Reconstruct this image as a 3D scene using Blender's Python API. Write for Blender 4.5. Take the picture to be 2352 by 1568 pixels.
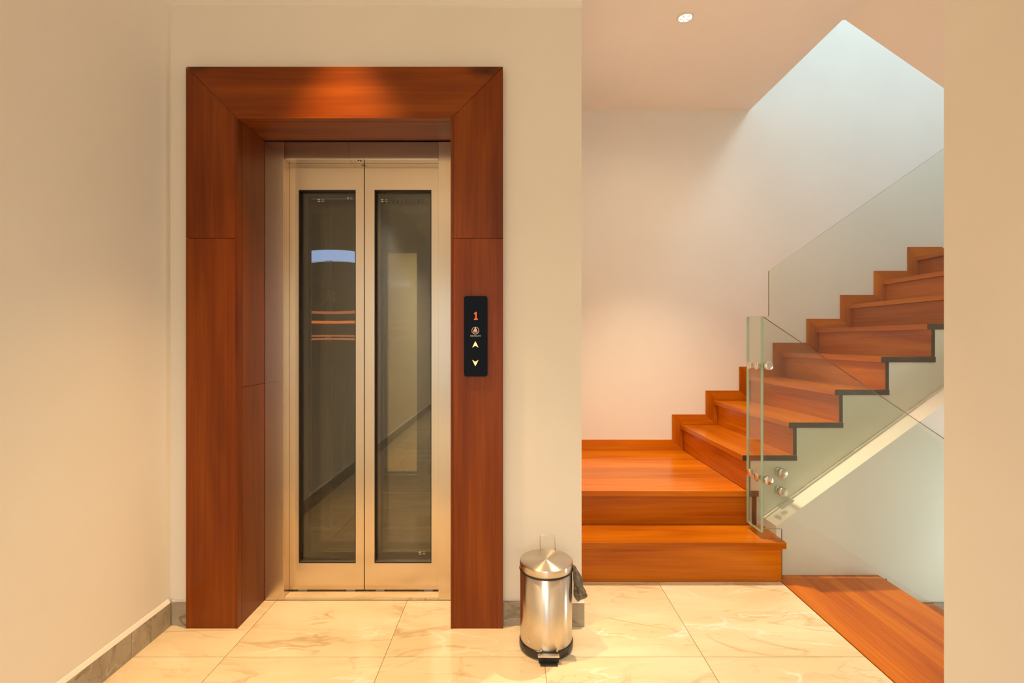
import bpy, bmesh, math, random
from mathutils import Vector, Matrix
random.seed(7)
for o in list(bpy.data.objects):
    bpy.data.objects.remove(o)
C = bpy.context.scene.collection
sc = bpy.context.scene

# ------------------------------------------------------------------ camera
cd = bpy.data.cameras.new('camera'); cam = bpy.data.objects.new('camera', cd); C.objects.link(cam)
cam.location = (0, 0, 1.2); cam.rotation_euler = (math.radians(90), 0, 0)
cd.sensor_width = 36; cd.lens = 36 * 1143 / 2352; cd.clip_start = 0.02
sc.camera = cam
# ------------------------------------------------------------------ view, world
sc.view_settings.view_transform = 'Standard'
sc.view_settings.look = 'None'
sc.view_settings.gamma = 1
sc.view_settings.exposure = 0.0
sc.view_settings.use_curve_mapping = False
sc.cycles.max_bounces = 14; sc.cycles.diffuse_bounces = 8; sc.cycles.glossy_bounces = 6
sc.cycles.transparent_max_bounces = 24; sc.cycles.transmission_bounces = 12
sc.cycles.sample_clamp_indirect = 6
w = bpy.data.worlds.new('world'); sc.world = w; w.use_nodes = True
w.node_tree.nodes['Background'].inputs[0].default_value = (0.55, 0.7, 0.9, 1)
w.node_tree.nodes['Background'].inputs[1].default_value = 0.6

# ------------------------------------------------------------------ lights
WARM = (1.0, 0.66, 0.32)
SOFT = (1.0, 0.74, 0.46)
DAY = (0.72, 0.93, 1.0)
def spot(name, loc, power, angle, blend, color, radius=0.035, aim=None):
    d = bpy.data.lights.new(name, 'SPOT'); d.energy = power; d.color = color
    d.spot_size = math.radians(angle); d.spot_blend = blend; d.shadow_soft_size = radius
    o = bpy.data.objects.new(name, d); C.objects.link(o); o.location = loc
    if aim:
        o.rotation_euler = (Vector(aim) - Vector(loc)).to_track_quat('-Z', 'Y').to_euler()
    return o
def area(name, loc, power, sx, sy, color, aim):
    d = bpy.data.lights.new(name, 'AREA'); d.energy = power; d.color = color
    d.shape = 'RECTANGLE'; d.size = sx; d.size_y = sy
    o = bpy.data.objects.new(name, d); C.objects.link(o); o.location = loc
    o.rotation_euler = (Vector(aim) - Vector(loc)).to_track_quat('-Z', 'Y').to_euler()
    return o
spot('lift_downlight_lamp', (-0.70, 1.83, 2.86), 290, 59, 1.0, (1.0, 0.62, 0.27), 0.03)
spot('landing_downlight_lamp', (0.921, 2.67, 2.90), 285, 79, 0.95, (1.0, 0.76, 0.48), 0.02)
spot('landing_spill_lamp', (0.921, 2.63, 2.90), 12, 165, 0.6, (1.0, 0.79, 0.55), 0.02)
spot('hall_near_downlight_lamp', (-0.7, -1.0, 2.86), 60, 150, 0.6, (1.0, 0.94, 0.78), 0.12)
spot('hall_mid_downlight_lamp', (-0.1, -2.0, 2.86), 200, 150, 0.6, (1.0, 0.93, 0.76), 0.12)
spot('hall_far_downlight_lamp', (0.0, -4.0, 2.86), 70, 150, 0.6, (1.0, 0.87, 0.65), 0.12)
area('daylight_hall_window', (0.0, -5.97, 1.25), 13, 2.2, 2.2, (0.82, 0.95, 1.0), (0, 0, 1.25))
area('daylight_stair_window', (3.25, 1.70, 4.8), 88, 1.3, 1.3, (0.72, 0.94, 1.0), (2.2, 3.7, 1.6))
spot('lift_car_lamp', (-0.75, 2.86, 2.17), 9.0, 62, 0.8, (1.0, 0.68, 0.36), 0.03)
area('stairwell_side_fill', (3.37, 1.75, 0.0), 27, 0.5, 1.2, (0.74, 0.94, 0.92), (2.0, 2.56, 0.3))  # added fill for the wall under the stairs, no window here
area('stairwell_soffit_fill', (2.05, 1.72, 2.5), 2, 0.5, 0.3, (1.0, 0.93, 0.77), (2.05, 2.5, 0.2))  # added unseen fill under the soffit, no fixture behind it

# ------------------------------------------------------------------ materials
def new_mat(name):
    m = bpy.data.materials.new(name); m.use_nodes = True
    nt = m.node_tree; b = nt.nodes['Principled BSDF']
    return m, nt, b
def N(nt, t, **kw):
    n = nt.nodes.new(t)
    for k, v in kw.items():
        if k in n.inputs: n.inputs[k].default_value = v
        else: setattr(n, k, v)
    return n
def ramp(nt, stops):
    r = nt.nodes.new('ShaderNodeValToRGB'); e = r.color_ramp.elements
    while len(e) > 1: e.remove(e[0])
    e[0].position = stops[0][0]; e[0].color = (*stops[0][1], 1)
    for p, c in stops[1:]:
        x = e.new(p); x.color = (*c, 1)
    return r
def plain(name, col, rough=0.5, metal=0.0, coat=0.0, var=0.06):
    m, nt, b = new_mat(name)
    b.inputs['Roughness'].default_value = rough; b.inputs['Metallic'].default_value = metal
    b.inputs['Coat Weight'].default_value = coat
    tc = N(nt, 'ShaderNodeTexCoord'); n = N(nt, 'ShaderNodeTexNoise'); n.inputs['Scale'].default_value = 9; n.inputs['Detail'].default_value = 4
    nt.links.new(tc.outputs['Object'], n.inputs['Vector'])
    r = ramp(nt, [(0.3, tuple(c * (1 - var) for c in col)), (0.7, tuple(min(1, c * (1 + var)) for c in col))])
    nt.links.new(n.outputs['Fac'], r.inputs[0]); nt.links.new(r.outputs[0], b.inputs['Base Color'])
    return m
def plaster(name, col):
    m, nt, b = new_mat(name)
    tc = N(nt, 'ShaderNodeTexCoord'); n = N(nt, 'ShaderNodeTexNoise'); n.inputs['Scale'].default_value = 1.7; n.inputs['Detail'].default_value = 5
    nt.links.new(tc.outputs['Object'], n.inputs['Vector'])
    r = ramp(nt, [(0.3, tuple(c * 0.97 for c in col)), (0.7, tuple(c * 1.02 for c in col))])
    nt.links.new(n.outputs['Fac'], r.inputs[0]); nt.links.new(r.outputs[0], b.inputs['Base Color'])
    b.inputs['Roughness'].default_value = 0.7; b.inputs['Specular IOR Level'].default_value = 0.3
    n2 = N(nt, 'ShaderNodeTexNoise'); n2.inputs['Scale'].default_value = 160; nt.links.new(tc.outputs['Object'], n2.inputs['Vector'])
    bp = N(nt, 'ShaderNodeBump'); bp.inputs['Strength'].default_value = 0.04; bp.inputs['Distance'].default_value = 0.002
    nt.links.new(n2.outputs['Fac'], bp.inputs['Height']); nt.links.new(bp.outputs[0], b.inputs['Normal'])
    return m
def wood(name, axis, dark, mid, light, rough=0.3, coat=0.25, knots=False):
    m, nt, b = new_mat(name)
    L = nt.links.new
    tc = N(nt, 'ShaderNodeTexCoord'); oi = N(nt, 'ShaderNodeObjectInfo')
    mu = N(nt, 'ShaderNodeMath', operation='MULTIPLY'); mu.inputs[1].default_value = 23.0; L(oi.outputs['Random'], mu.inputs[0])
    cx = N(nt, 'ShaderNodeCombineXYZ')
    for i in range(3): L(mu.outputs[0], cx.inputs[i])
    ad = N(nt, 'ShaderNodeVectorMath', operation='ADD'); L(tc.outputs['Object'], ad.inputs[0]); L(cx.outputs[0], ad.inputs[1])
    s1 = [5.0, 5.0, 5.0]; s1['XYZ'.index(axis)] = 0.55
    s2 = [95.0, 95.0, 95.0]; s2['XYZ'.index(axis)] = 2.2
    mp = N(nt, 'ShaderNodeMapping'); mp.inputs['Scale'].default_value = s1; L(ad.outputs[0], mp.inputs['Vector'])
    n1 = N(nt, 'ShaderNodeTexNoise'); n1.inputs['Scale'].default_value = 1.6; n1.inputs['Detail'].default_value = 6; n1.inputs['Distortion'].default_value = 0.9
    L(mp.outputs[0], n1.inputs['Vector'])
    mp2 = N(nt, 'ShaderNodeMapping'); mp2.inputs['Scale'].default_value = s2; L(ad.outputs[0], mp2.inputs['Vector'])
    n2 = N(nt, 'ShaderNodeTexNoise'); n2.inputs['Scale'].default_value = 1.0; n2.inputs['Detail'].default_value = 5; L(mp2.outputs[0], n2.inputs['Vector'])
    mx = N(nt, 'ShaderNodeMix'); mx.data_type = 'FLOAT'; mx.inputs['Factor'].default_value = 0.33
    L(n1.outputs['Fac'], mx.inputs[2]); L(n2.outputs['Fac'], mx.inputs[3])
    r = ramp(nt, [(0.27, dark), (0.5, mid), (0.75, light)]); L(mx.outputs[0], r.inputs[0])
    col = r.outputs[0]
    hv = N(nt, 'ShaderNodeHueSaturation'); L(col, hv.inputs['Color'])
    mr = N(nt, 'ShaderNodeMapRange'); mr.inputs[3].default_value = 0.88; mr.inputs[4].default_value = 1.12; L(oi.outputs['Random'], mr.inputs[0]); L(mr.outputs[0], hv.inputs['Value'])
    col = hv.outputs[0]
    if knots:
        s3 = [7.0, 7.0, 7.0]; s3['XYZ'.index(axis)] = 3.2
        mp3 = N(nt, 'ShaderNodeMapping'); mp3.inputs['Scale'].default_value = s3; L(ad.outputs[0], mp3.inputs['Vector'])
        nd = N(nt, 'ShaderNodeTexNoise'); nd.inputs['Scale'].default_value = 5; L(mp3.outputs[0], nd.inputs['Vector'])
        mxv = N(nt, 'ShaderNodeMix'); mxv.data_type = 'RGBA'; mxv.inputs['Factor'].default_value = 0.18; L(mp3.outputs[0], mxv.inputs[6]); L(nd.outputs['Color'], mxv.inputs[7])
        vo = N(nt, 'ShaderNodeTexVoronoi'); vo.inputs['Scale'].default_value = 1.0; L(mxv.outputs[2], vo.inputs['Vector'])
        rk = ramp(nt, [(0.06, (1, 1, 1)), (0.25, (0, 0, 0))]); L(vo.outputs['Distance'], rk.inputs[0])
        mk = N(nt, 'ShaderNodeMath', operation='MULTIPLY'); mk.inputs[1].default_value = 0.75; L(rk.outputs[0], mk.inputs[0])
        mc = N(nt, 'ShaderNodeMix'); mc.data_type = 'RGBA'; L(mk.outputs[0], mc.inputs[0]); L(col, mc.inputs[6]); mc.inputs[7].default_value = (*[c * 0.25 for c in dark], 1)
        col = mc.outputs[2]
    L(col, b.inputs['Base Color'])
    b.inputs['Roughness'].default_value = rough; b.inputs['Coat Weight'].default_value = coat; b.inputs['Coat Roughness'].default_value = 0.12; b.inputs['Specular IOR Level'].default_value = 0.28
    bp = N(nt, 'ShaderNodeBump'); bp.inputs['Strength'].default_value = 0.06; bp.inputs['Distance'].default_value = 0.001
    L(n2.outputs['Fac'], bp.inputs['Height']); L(bp.outputs[0], b.inputs['Normal'])
    return m
def marble(name, base, base2, vein, white, rough=0.16, scale=1.0, rot=0.55):
    m, nt, b = new_mat(name); L = nt.links.new
    tc = N(nt, 'ShaderNodeTexCoord'); oi = N(nt, 'ShaderNodeObjectInfo')
    mu = N(nt, 'ShaderNodeMath', operation='MULTIPLY'); mu.inputs[1].default_value = 41.0; L(oi.outputs['Random'], mu.inputs[0])
    cx = N(nt, 'ShaderNodeCombineXYZ')
    for i in range(3): L(mu.outputs[0], cx.inputs[i])
    ad = N(nt, 'ShaderNodeVectorMath', operation='ADD'); L(tc.outputs['Object'], ad.inputs[0]); L(cx.outputs[0], ad.inputs[1])
    mp = N(nt, 'ShaderNodeMapping'); mp.inputs['Rotation'].default_value = (0.3, 0.5, rot); mp.inputs['Scale'].default_value = (1.0 * scale, 3.4 * scale, 2.4 * scale); L(ad.outputs[0], mp.inputs['Vector'])
    n = N(nt, 'ShaderNodeTexNoise'); n.inputs['Scale'].default_value = 1.5; n.inputs['Detail'].default_value = 9; n.inputs['Roughness'].default_value = 0.55; n.inputs['Distortion'].default_value = 0.7; L(mp.outputs[0], n.inputs['Vector'])
    r0 = ramp(nt, [(0.3, base2), (0.62, base)]); L(n.outputs['Fac'], r0.inputs[0])
    def vein_mask(sc_, wdt, off, dist):
        nn = N(nt, 'ShaderNodeTexNoise'); nn.inputs['Scale'].default_value = sc_; nn.inputs['Detail'].default_value = 7; nn.inputs['Roughness'].default_value = 0.5; nn.inputs['Distortion'].default_value = dist
        o = N(nt, 'ShaderNodeVectorMath', operation='ADD'); o.inputs[1].default_value = (off, off * 2, off); L(mp.outputs[0], o.inputs[0]); L(o.outputs[0], nn.inputs['Vector'])
        s = N(nt, 'ShaderNodeMath', operation='SUBTRACT'); s.inputs[1].default_value = 0.5; L(nn.outputs['Fac'], s.inputs[0])
        a = N(nt, 'ShaderNodeMath', operation='ABSOLUTE'); L(s.outputs[0], a.inputs[0])
        rr = ramp(nt, [(0.0, (1, 1, 1)), (wdt, (0, 0, 0))]); L(a.outputs[0], rr.inputs[0])
        # break the vein up along its run
        bn = N(nt, 'ShaderNodeTexNoise'); bn.inputs['Scale'].default_value = 2.2; L(o.outputs[0], bn.inputs['Vector'])
        br = ramp(nt, [(0.42, (0, 0, 0)), (0.6, (1, 1, 1))]); L(bn.outputs['Fac'], br.inputs[0])
        q = N(nt, 'ShaderNodeMath', operation='MULTIPLY'); L(rr.outputs[0], q.inputs[0]); L(br.outputs[0], q.inputs[1])
        return q.outputs[0]
    col = r0.outputs[0]
    for (msk, c, f) in ((vein_mask(1.1, 0.022, 3.1, 0.8), vein, 0.75), (vein_mask(1.9, 0.016, 8.7, 1.2), vein, 0.5), (vein_mask(1.0, 0.012, 15.3, 0.6), white, 0.85)):
        k = N(nt, 'ShaderNodeMath', operation='MULTIPLY'); k.inputs[1].default_value = f; L(msk, k.inputs[0])
        mc = N(nt, 'ShaderNodeMix'); mc.data_type = 'RGBA'; L(k.outputs[0], mc.inputs[0]); L(col, mc.inputs[6]); mc.inputs[7].default_value = (*c, 1)
        col = mc.outputs[2]
    L(col, b.inputs['Base Color']); b.inputs['Roughness'].default_value = rough
    return m
def steel(name, col, rough, aniso=0.0, tangent=None, brush=None, var=1.0, arot=0.0):
    m, nt, b = new_mat(name); L = nt.links.new
    b.inputs['Metallic'].default_value = 1; b.inputs['Roughness'].default_value = rough
    b.inputs['Anisotropic'].default_value = aniso; b.inputs['Anisotropic Rotation'].default_value = arot
    tc = N(nt, 'ShaderNodeTexCoord')
    mp = N(nt, 'ShaderNodeMapping'); mp.inputs['Scale'].default_value = brush or (3, 3, 3); L(tc.outputs['Object'], mp.inputs['Vector'])
    n = N(nt, 'ShaderNodeTexNoise'); n.inputs['Scale'].default_value = 2; n.inputs['Detail'].default_value = 5; L(mp.outputs[0], n.inputs['Vector'])
    r = ramp(nt, [(0.3, tuple(c * (1 - 0.07 * var) for c in col)), (0.7, tuple(min(1, c * (1 + 0.05 * var)) for c in col))]); L(n.outputs['Fac'], r.inputs[0]); L(r.outputs[0], b.inputs['Base Color'])
    r2 = N(nt, 'ShaderNodeMapRange'); r2.inputs[3].default_value = rough * (1 - 0.15 * var); r2.inputs[4].default_value = rough * (1 + 0.2 * var); L(n.outputs['Fac'], r2.inputs[0]); L(r2.outputs[0], b.inputs['Roughness'])
    if tangent == 'radial':
        t = N(nt, 'ShaderNodeTangent'); t.direction_type = 'RADIAL'; t.axis = 'Z'; L(t.outputs[0], b.inputs['Tangent'])
    elif tangent:
        ge = N(nt, 'ShaderNodeNewGeometry'); cx = N(nt, 'ShaderNodeVectorMath', operation='CROSS_PRODUCT'); L(ge.outputs['Normal'], cx.inputs[0]); cx.inputs[1].default_value = tangent; L(cx.outputs[0], b.inputs['Tangent'])
    return m
def clear_glass(name, tint, ior=1.45, rough=0.0, gcol=(1, 1, 1)):
    m = bpy.data.materials.new(name); m.use_nodes = True; nt = m.node_tree; nt.nodes.clear(); L = nt.links.new
    out = N(nt, 'ShaderNodeOutputMaterial'); mx = N(nt, 'ShaderNodeMixShader'); fr = N(nt, 'ShaderNodeFresnel'); fr.inputs[0].default_value = ior
    tr = N(nt, 'ShaderNodeBsdfTransparent'); tr.inputs[0].default_value = (*tint, 1)
    gl = N(nt, 'ShaderNodeBsdfGlossy'); gl.inputs['Roughness'].default_value = rough; gl.inputs[0].default_value = (*gcol, 1)
    # the same reflectance whichever side of the sheet is met
    ge = N(nt, 'ShaderNodeNewGeometry'); va = N(nt, 'ShaderNodeMix'); va.data_type = 'FLOAT'
    L(ge.outputs['Backfacing'], va.inputs[0]); va.inputs[2].default_value = ior; va.inputs[3].default_value = 1 / ior
    L(va.outputs[0], fr.inputs[0])
    L(fr.outputs[0], mx.inputs[0]); L(tr.outputs[0], mx.inputs[1]); L(gl.outputs[0], mx.inputs[2]); L(mx.outputs[0], out.inputs[0])
    return m
def emit(name, col, strength):
    m, nt, b = new_mat(name)
    b.inputs['Base Color'].default_value = (*[c * 0.5 for c in col], 1)
    b.inputs['Emission Color'].default_value = (*col, 1); b.inputs['Emission Strength'].default_value = strength
    b.inputs['Roughness'].default_value = 0.4
    return m

M = {}
M['wall'] = plaster('wall_paint', (0.80, 0.765, 0.715))
M['wall_stair'] = plaster('stair_wall_paint', (0.81, 0.785, 0.75))
M['ceil'] = plaster('ceiling_paint', (0.87, 0.815, 0.745))
fd, fm, fl = (0.10, 0.0145, 0.0005), (0.185, 0.0355, 0.0008), (0.27, 0.064, 0.0015)
for a in 'XYZ':
    M['frame' + a] = wood('surround_wood_' + a.lower(), a, fd, fm, fl, 0.30, 0.0)
M['frameK'] = wood('surround_wood_knotty', 'X', fd, fm, fl, 0.30, 0.0, True)
sd, sm_, sl = (0.29, 0.052, 0.001), (0.50, 0.130, 0.0025), (0.66, 0.215, 0.006)
for a in 'XYZ':
    M['stair' + a] = wood('stair_wood_' + a.lower(), a, sd, sm_, sl, 0.24, 0.0)
M['end'] = wood('raw_end_grain', 'Y', (0.045, 0.028, 0.018), (0.075, 0.047, 0.03), (0.12, 0.08, 0.05), 0.7, 0.0)
M['tile'] = marble('cream_marble', (0.81, 0.70, 0.51), (0.71, 0.57, 0.36), (0.50, 0.36, 0.19), (0.88, 0.83, 0.74))
M['sill'] = marble('sill_marble', (0.72, 0.58, 0.38), (0.62, 0.47, 0.27), (0.45, 0.30, 0.14), (0.8, 0.7, 0.55), 0.2, 3)
M['skirt'] = marble('grey_marble', (0.41, 0.36, 0.29), (0.29, 0.25, 0.19), (0.13, 0.11, 0.08), (0.50, 0.47, 0.41), 0.25, 1.6, 1.0)
M['grout'] = plain('grout', (0.52, 0.39, 0.22), 0.8)
M['steel'] = steel('brushed_door_steel', (0.72, 0.61, 0.48), 0.25, 0.75, (0.03, 0.03, 1), (140, 140, 0.8), 0.45)
M['steel_h'] = steel('brushed_header_steel', (0.50, 0.43, 0.36), 0.19, 0.7, (0.03, 0.03, 1), (1.5, 120, 120), 0.5)
M['steel_dark'] = steel('car_steel', (0.30, 0.275, 0.24), 0.30, 0, None, (80, 80, 1.5))
M['mirror'] = steel('mirror_steel', (0.80, 0.73, 0.58), 0.03, 0, None, (4, 4, 1), 0.4)
M['bin'] = steel('bin_steel', (0.70, 0.63, 0.55), 0.27, 0.8, (0.01, 0.02, 1), (2, 2, 300), 0.03, 0.25)
M['lid'] = steel('bin_lid_steel', (0.72, 0.65, 0.57), 0.32, 0.95, 'radial', (2, 2, 2), 0.25, 0.25)
M['chrome'] = steel('polished_steel', (0.75, 0.70, 0.63), 0.12)
M['satin'] = steel('satin_steel', (0.66, 0.63, 0.56), 0.3)
M['black'] = plain('black_plastic', (0.018, 0.016, 0.015), 0.4)
M['smoke'] = plain('smoked_plastic', (0.03, 0.025, 0.02), 0.22)
M['gasket'] = plain('black_rubber', (0.012, 0.011, 0.010), 0.5)
M['pit'] = plain('dark_shaft', (0.03, 0.028, 0.026), 0.9)
M['shoe'] = plain('grey_guide_shoe', (0.32, 0.30, 0.30), 0.5)
M['panelblack'] = plain('gloss_black_glass', (0.004, 0.0035, 0.003), 0.08)
M['panelblack'].node_tree.nodes['Principled BSDF'].inputs['Specular IOR Level'].default_value = 0.10
M['print'] = plain('pale_print', (0.62, 0.58, 0.54), 0.5)
M['pinkprint'] = plain('pink_print', (0.78, 0.52, 0.50), 0.5)
M['mauveprint'] = plain('mauve_print', (0.34, 0.13, 0.17), 0.5)
M['digit'] = emit('red_display_dot', (1.0, 0.09, 0.015), 1.6)
M['arrow'] = emit('orange_arrow_glow', (1.0, 0.50, 0.16), 2.2)
M['arrow_halo'] = emit('arrow_rim_glow', (1.0, 0.16, 0.01), 0.8)
M['blue'] = emit('blue_light_streak', (0.30, 0.46, 1.0), 1.8)
M['orange'] = emit('orange_light_streak', (1.0, 0.24, 0.05), 1.1)
M['orange_dim'] = emit('dim_orange_light_streak', (1.0, 0.30, 0.13), 0.6)
M['glass'] = clear_glass('guard_glass', (0.94, 0.965, 0.94))
M['doorglass'] = clear_glass('door_glass', (0.84, 0.83, 0.77), 1.6)
M['edge'] = plain('green_glass_edge', (0.36, 0.52, 0.38), 0.12)
M['edge_dark'] = plain('dark_glass_edge', (0.13, 0.11, 0.075), 0.15)
M['lamp'] = emit('lamp_face', (1.0, 0.90, 0.72), 1.5)
M['reflector'] = steel('lamp_reflector', (0.9, 0.82, 0.7), 0.12)
M['white'] = plain('white_enamel', (0.78, 0.74, 0.68), 0.4)
# the bag: thin grey film
bm_, bnt, bb = new_mat('grey_bag_film'); bb.inputs['Roughness'].default_value = 0.35
bb.inputs['Base Color'].default_value = (0.11, 0.085, 0.06, 1)
_tc = N(bnt, 'ShaderNodeTexCoord'); _n = N(bnt, 'ShaderNodeTexNoise'); _n.inputs['Scale'].default_value = 90; _n.inputs['Detail'].default_value = 5
bnt.links.new(_tc.outputs['Object'], _n.inputs['Vector']); _r = ramp(bnt, [(0.35, (0.05, 0.04, 0.03)), (0.7, (0.21, 0.17, 0.12))]); bnt.links.new(_n.outputs['Fac'], _r.inputs[0]); bnt.links.new(_r.outputs[0], bb.inputs['Base Color'])
_b = N(bnt, 'ShaderNodeBump'); _b.inputs['Strength'].default_value = 0.6; _b.inputs['Distance'].default_value = 0.003; bnt.links.new(_n.outputs['Fac'], _b.inputs['Height']); bnt.links.new(_b.outputs[0], bb.inputs['Normal'])
bb.inputs['Alpha'].default_value = 0.86
M['bag'] = bm_

# ------------------------------------------------------------------ mesh helpers
def BM(): return bmesh.new()
def box(bm, x0, x1, y0, y1, z0, z1, bev=0.0, mi=0):
    b2 = bmesh.new()
    r = bmesh.ops.create_cube(b2, size=1)
    for v in b2.verts:
        v.co = Vector(((x0 + x1) / 2 + v.co.x * (x1 - x0), (y0 + y1) / 2 + v.co.y * (y1 - y0), (z0 + z1) / 2 + v.co.z * (z1 - z0)))
    if bev: bmesh.ops.bevel(b2, geom=list(b2.edges), offset=bev, segments=2, affect='EDGES', profile=0.7)
    for f in b2.faces: f.material_index = mi
    merge(bm, b2); return bm
def merge(bm, b2):
    me = bpy.data.meshes.new('tmp'); b2.to_mesh(me); b2.free(); bm.from_mesh(me); bpy.data.meshes.remove(me)
def prism(bm, pts, a0, a1, plane='XZ', mi=0, mi_side=None, bev=0.0):
    """polygon pts in the plane, extruded a0..a1 along the third axis"""
    def P(p, a):
        if plane == 'XZ': return Vector((p[0], a, p[1]))
        if plane == 'YZ': return Vector((a, p[0], p[1]))
        return Vector((p[0], p[1], a))
    b2 = bmesh.new()
    v0 = [b2.verts.new(P(p, a0)) for p in pts]; v1 = [b2.verts.new(P(p, a1)) for p in pts]
    f0 = b2.faces.new(v0); f1 = b2.faces.new(v1[::-1]); f0.material_index = mi; f1.material_index = mi
    n = len(pts)
    for i in range(n):
        f = b2.faces.new((v0[i], v1[i], v1[(i + 1) % n], v0[(i + 1) % n])); f.material_index = mi if mi_side is None else mi_side
    bmesh.ops.recalc_face_normals(b2, faces=b2.faces)
    if bev:
        bmesh.ops.bevel(b2, geom=list(b2.edges), offset=bev, segments=2, affect='EDGES', profile=0.7)
    merge(bm, b2); return bm
def lathe(bm, prof, cx, cy, n=64, mi=0, cap0=True, cap1=True):
    rings = []
    for (r, z) in prof:
        if r < 1e-6: rings.append([bm.verts.new((cx, cy, z))])
        else: rings.append([bm.verts.new((cx + r * math.cos(2 * math.pi * i / n), cy + r * math.sin(2 * math.pi * i / n), z)) for i in range(n)])
    for a, b in zip(rings, rings[1:]):
        for i in range(n):
            j = (i + 1) % n
            if len(a) == 1 and len(b) > 1: f = bm.faces.new((a[0], b[i], b[j]))
            elif len(b) == 1 and len(a) > 1: f = bm.faces.new((a[i], a[j], b[0]))
            elif len(a) > 1: f = bm.faces.new((a[i], a[j], b[j], b[i]))
            f.material_index = mi; f.smooth = True
    if cap0 and len(rings[0]) > 1: bm.faces.new(rings[0][::-1])
    if cap1 and len(rings[-1]) > 1: bm.faces.new(rings[-1])
    bmesh.ops.recalc_face_normals(bm, faces=bm.faces)
    return bm
def disc_cyl(bm, c, axis, r, a, b, n=32, bev=0.002, mi=0):
    """rounded cylinder round axis through c, from a to b along the axis"""
    d = {'X': Vector((1, 0, 0)), 'Y': Vector((0, 1, 0)), 'Z': Vector((0, 0, 1))}[axis]
    b2 = bmesh.new()
    lathe(b2, [(0, a), (r - bev, a), (r, a + bev), (r, b - bev), (r - bev, b), (0, b)], 0, 0, n, mi)
    R = d.to_track_quat('Z', 'Y').to_matrix().to_4x4()
    base = Vector(c)
    for v in b2.verts: v.co = base + R @ v.co
    for f in b2.faces: f.smooth = abs((R.inverted().to_3x3() @ f.normal).z) < 0.9
    merge(bm, b2); return bm
def tube(bm, pts, r, n=12, mi=0, closed=False):
    pts = [Vector(p) for p in pts]; rings = []
    up = Vector((0, 0, 1))
    for i, p in enumerate(pts):
        if closed: t = pts[(i + 1) % len(pts)] - pts[i - 1]
        else: t = pts[min(i + 1, len(pts) - 1)] - pts[max(i - 1, 0)]
        t.normalize()
        u = t.cross(Vector((0, 1, 0)));
        if u.length < 0.05: u = t.cross(Vector((1, 0, 0)))
        u.normalize(); v = t.cross(u)
        rings.append([bm.verts.new(p + r * (math.cos(2 * math.pi * k / n) * u + math.sin(2 * math.pi * k / n) * v)) for k in range(n)])
    pairs = list(zip(rings, rings[1:])) + ([(rings[-1], rings[0])] if closed else [])
    for a, b in pairs:
        for k in range(n):
            f = bm.faces.new((a[k], a[(k + 1) % n], b[(k + 1) % n], b[k])); f.smooth = True; f.material_index = mi
    if not closed:
        bm.faces.new(rings[0][::-1]); bm.faces.new(rings[-1])
    bmesh.ops.recalc_face_normals(bm, faces=bm.faces)
    return bm
WORLD = {}
def obj(name, bm, mats, parent=None, origin=None):
    """link a bmesh given in world coordinates as one mesh object"""
    me = bpy.data.meshes.new(name)
    if not isinstance(mats, (list, tuple)): mats = [mats]
    for m in mats: me.materials.append(m)
    off = Vector(WORLD[parent.name]) if parent else Vector((0, 0, 0))
    if origin is None:
        xs = [v.co.x for v in bm.verts]; ys = [v.co.y for v in bm.verts]; zs = [v.co.z for v in bm.verts]
        origin = ((min(xs) + max(xs)) / 2, (min(ys) + max(ys)) / 2, min(zs))
    og = Vector(origin)
    for v in bm.verts: v.co -= og
    bm.to_mesh(me); bm.free()
    o = bpy.data.objects.new(name, me); C.objects.link(o)
    if parent: o.parent = parent
    o.location = og - off
    WORLD[o.name] = og
    return o
def struct(name, bm, mats, parent=None, origin=None):
    o = obj(name, bm, mats, parent, origin)
    if parent is None: o['kind'] = 'structure'
    return o
def thing(name, label, cat, loc, group=None):
    o = bpy.data.objects.new(name, None); C.objects.link(o); o.location = loc; o.empty_display_size = 0.1
    o['label'] = label; o['category'] = cat
    if group: o['group'] = group
    WORLD[o.name] = Vector(loc); return o
def tag(o, label, cat, group=None):
    o['label'] = label; o['category'] = cat
    if group: o['group'] = group
    return o

# ------------------------------------------------------------------ room shell
XL, XR = -1.452, 1.302          # hall walls
YW = 2.115                      # lift wall
CZ = 2.922                      # ceiling
YB = 3.70                       # stair back wall
FL = struct('floor', box(BM(), -1.7, 1.345, -6.05, 2.50, -0.12, -0.004), M['grout'])
cols = [-1.452, -1.092, -0.485, 0.122, 0.729, 1.3445]
rows = [-6.0, -5.32, -4.12, -2.92, -1.72, -0.51, 0.69, 1.8945]
g = 0.0013
for i in range(5):
    x0, x1 = cols[i], cols[i + 1]
    for j in range(8):
        y0 = rows[j]; y1 = rows[j + 1] if j < 7 else (2.308 if i < 3 else 2.4885)
        obj('tile', box(BM(), x0 + g, x1 - g, y0 + g, y1 - g, -0.004, 0.0, 0.0006), M['tile'], FL)
struct('wall_left', box(BM(), XL - 0.15, XL, -6.05, YW, 0, 3.05), M['wall'])
OX0, OX1, OZ = -1.157, -0.2467, 2.142
bmw = BM()
prism(bmw, [(XL - 0.15, 0), (OX0, 0), (OX0, OZ), (OX1, OZ), (OX1, 0), (0.296, 0), (0.296, 3.05), (XL - 0.15, 3.05)], YW, 2.305, 'XZ')
struct('wall_front', bmw, M['wall'])
# lift shaft
bms = BM()
box(bms, 0.176, 0.296, 2.305, YB, 0, 3.05); struct('wall_shaft_right', bms, M['wall'])
struct('wall_shaft_back', box(BM(), -1.95, 0.176, 3.78, 3.88, 0, 3.05), M['pit'])
struct('wall_shaft_left', box(BM(), -1.95, -1.85, 2.305, 3.78, 0, 3.05), M['pit'])
struct('wall_right', box(BM(), XR, XR + 0.13, -6.05, 1.5, 0, CZ), M['wall'])
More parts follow.
